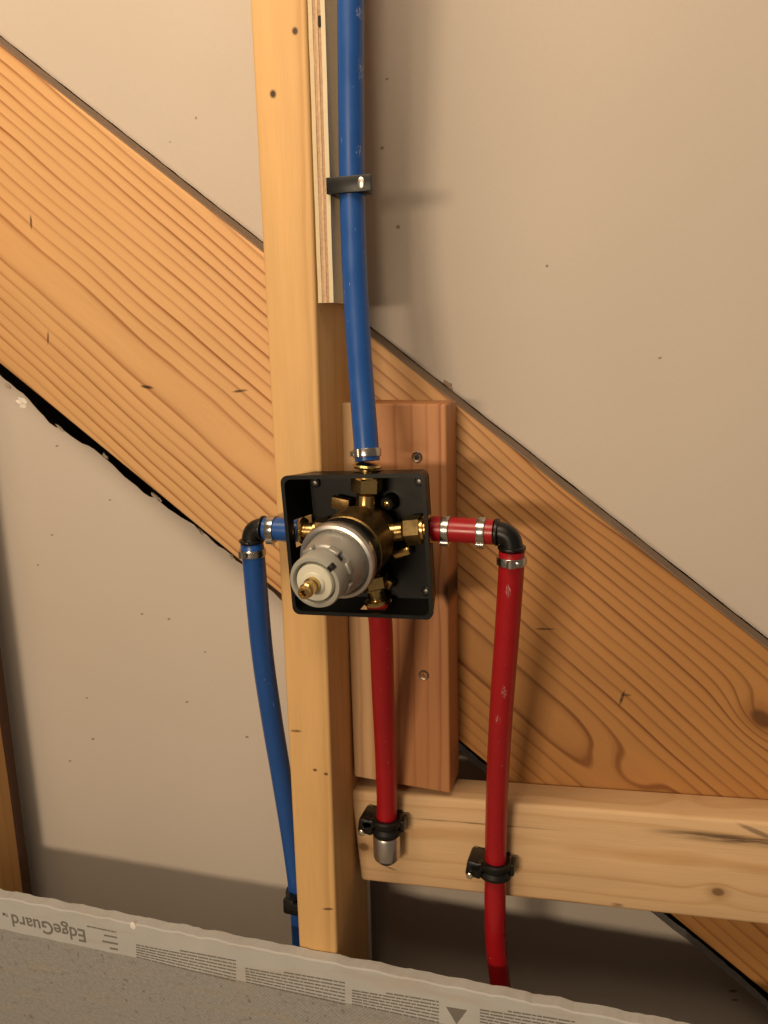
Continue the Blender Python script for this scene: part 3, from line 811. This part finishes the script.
# ------------------------------------------------------------------ shower valve
vc = at(365, 534.5, YV); 
ax = V((-.04, -1, -.125)).normalized()
vx = V((math.cos(tilt), 0, math.sin(tilt))); vx = (vx - ax * vx.dot(ax)).normalized(); vz = vx.cross(ax) * 1
mv = Matrix((vx, -ax, vz if vz.z > 0 else -vz)).transposed().to_4x4(); mv.translation = vc   # local -y points out of the wall
valve = empty('shower_valve', matrix=mv); tag(valve, 'brass shower mixing valve with silver cartridge sleeve in the black box', 'valve')
mo = axis_m((0, 0, 0), (0, -1, 0), (0, 0, 1))      # local: z of the lathe runs out of the wall
def vpart(name, prof, mat, n=48, parent=None, m=mo, angle=35):
    bm = bmesh.new(); add_lathe(bm, prof, m, n); return link(name, bm, mat, parent or valve, True, angle)
vpart('body', [(.018, -.013), (.0225, -.011), (.0225, .004), (.0245, .006), (.0272, .010), (.0272, .034), (.0250, .036), (.0245, .044)], DARKBRASS)
# cast ribs on the body
for a in (100, 128):
    bm = bmesh.new(); m = mo @ Matrix.Rotation(math.radians(a), 4, 'Z')
    add_box(bm, m @ V((.0262, 0, .022)), (.0022, .0035, .019), m.to_3x3(), .0008)
    link('cast_rib', bm, DARKBRASS, valve, True, 35)
vpart('seal_ring', [(.0245, .036), (.0266, .0365), (.0276, .038), (.0276, .0475), (.0268, .0488), (.0245, .0488)], BLACK)
# bonnet: silver ring with rolled lip
bm = bmesh.new()
add_ring(bm, [(.0205, .048), (.0262, .048), (.0277, .0487), (.0292, .0505), (.0292, .0560), (.0284, .0578), (.0262, .0584), (.0248, .0576), (.0240, .0560), (.0205, .0560)], mo, 64)
link('bonnet_ring', bm, ZINC, valve, True, 40)
sl = vpart('cartridge_sleeve', [(.0236, .050), (.0236, .060), (.0228, .0665), (.0212, .0725), (.0206, .0745), (.0192, .0755), (.0186, .077), (.0184, .086)], SILVER)
# slots and stop tabs on the shoulder of the sleeve
for a in (60, 118, 200, 330, 15):
    bm = bmesh.new(); m = mo @ Matrix.Rotation(math.radians(a), 4, 'Z')
    add_box(bm, m @ V((.0198, 0, .0775)), (.0032, .0085, .0065), m.to_3x3(), .0008)
    link('stop_tab', bm, SILVER, sl, True, 35)
for a in (44,):
    bm = bmesh.new(); m = mo @ Matrix.Rotation(math.radians(a), 4, 'Z')
    add_box(bm, m @ V((.0187, 0, .0795)), (.0020, .0060, .0035), m.to_3x3(), .0004)
    link('slot', bm, BLACK, sl, True, 35)
bm = bmesh.new(); add_ring(bm, [(.0140, .079), (.0188, .079), (.0192, .0805), (.0192, .0925), (.0184, .0945), (.0162, .0948), (.0152, .0935), (.0150, .088), (.0140, .088)], mo, 56)
cr = link('cap_ring', bm, plain('grey_ivory_plastic', (.33, .325, .285), .42, 0, .06), valve, True, 40)
for a in (40,):
    bm = bmesh.new(); m = mo @ Matrix.Rotation(math.radians(a), 4, 'Z')
    add_box(bm, m @ V((.0178, 0, .0925)), (.0040, .0042, .0050), m.to_3x3(), .0004); link('slot', bm, BLACK, cr, True, 35)
vpart('cap_disc', [(.0138, .080), (.0138, .0935), (.0130, .0950), (.0085, .0956), (.0078, .0966), (.0060, .0970)], WHITEP)
bm = bmesh.new(); add_ring(bm, [(.0018, .093), (.0058, .093), (.0058, .1000), (.0048, .1008), (.0046, .1025), (.0052, .1035), (.0052, .1075), (.0044, .1085), (.0044, .1115), (.0040, .1122), (.0024, .1122), (.0018, .1110)], mo, 28)
stem = link('stem', bm, BRASS, valve, True, 30)
vpart('stem_hole', [(.0021, .100), (.0021, .1085)], BLACK, 16, stem)

# ports: neck, hexagon nut, pipe barb
iv = mv.inverted()
def port(target, l_neck, l_hex, rneck=.0075, rhex=.0125):
    tl = iv @ V(target); tl = V(tl); base = V((0, 0, 0)); d_ = tl.normalized(); Lp = tl.length
    m = axis_m(base, d_, (0, 1, 0))
    n0, n1, h0, h1 = .018, l_neck, l_neck, l_hex
    bm = bmesh.new(); add_lathe(bm, [(rneck * 1.15, n0), (rneck * 1.1, n0 + .002), (rneck, n0 + .004), (rneck, n1 - .002), (rneck * 1.25, n1)], m, 32)
    pp = link('port_neck', bm, BRASS, valve, True, 40)
    bm = bmesh.new(); add_lathe(bm, [(rhex * .9, h0), (rhex, h0 + .001), (rhex, h1 - .001), (rhex * .9, h1)], m @ Matrix.Rotation(math.radians(30), 4, 'Z'), 6)
    link('hex_nut', bm, BRASS, valve)
    bm = bmesh.new(); add_lathe(bm, [(.0098, h1 - .0005), (.0098, h1 + .0015), (.0070, h1 + .002), (.0070, Lp - .0035), (.0104, Lp - .003), (.0112, Lp - .0015), (.0104, Lp)], m, 32)
    link('barb_collar', bm, BRASS, valve, True, 40)
tgt = at(367.5, 464, YV); port(tgt, .034, .046)
port(sR0 - V((.0005, 0, 0)), .034, .048, .0072, .0118)
port(sL0 + V((.0005, 0, 0)), .030, .040, .0075, .0115)
port(at(378, 603, YV + .003), .033, .044)
# screw stops and mounting ears beside the body
for (px, py, r, mat) in ((390, 501, .0062, BLACK),):
    p = iv @ at(px, py, YV + .012); m = axis_m(p, (0, -1, 0), (0, 0, 1))
    bm = bmesh.new(); add_lathe(bm, [(r, -.003), (r, .006), (r * .8, .0075)], m, 28); a = link('stop_screw', bm, mat, valve, True, 40)
    bm = bmesh.new(); add_lathe(bm, [(r * .42, .0072), (r * .42, .0082), (r * .25, .0088)], m, 16); link('screw_slot', bm, BRASS, a, True, 40)
for (px, py, w, h, a, mat) in ((402, 552, .015, .007, -20, BRASS), (341, 503, .016, .010, 12, DARKBRASS), (386, 582, .012, .008, 30, DARKBRASS)):
    p = iv @ at(px, py, YV + .006); bm = bmesh.new()
    add_box(bm, p, (w, .006, h), Matrix.Rotation(math.radians(a), 3, 'Y'), .0015); link('mounting_ear', bm, mat, valve, True, 35)
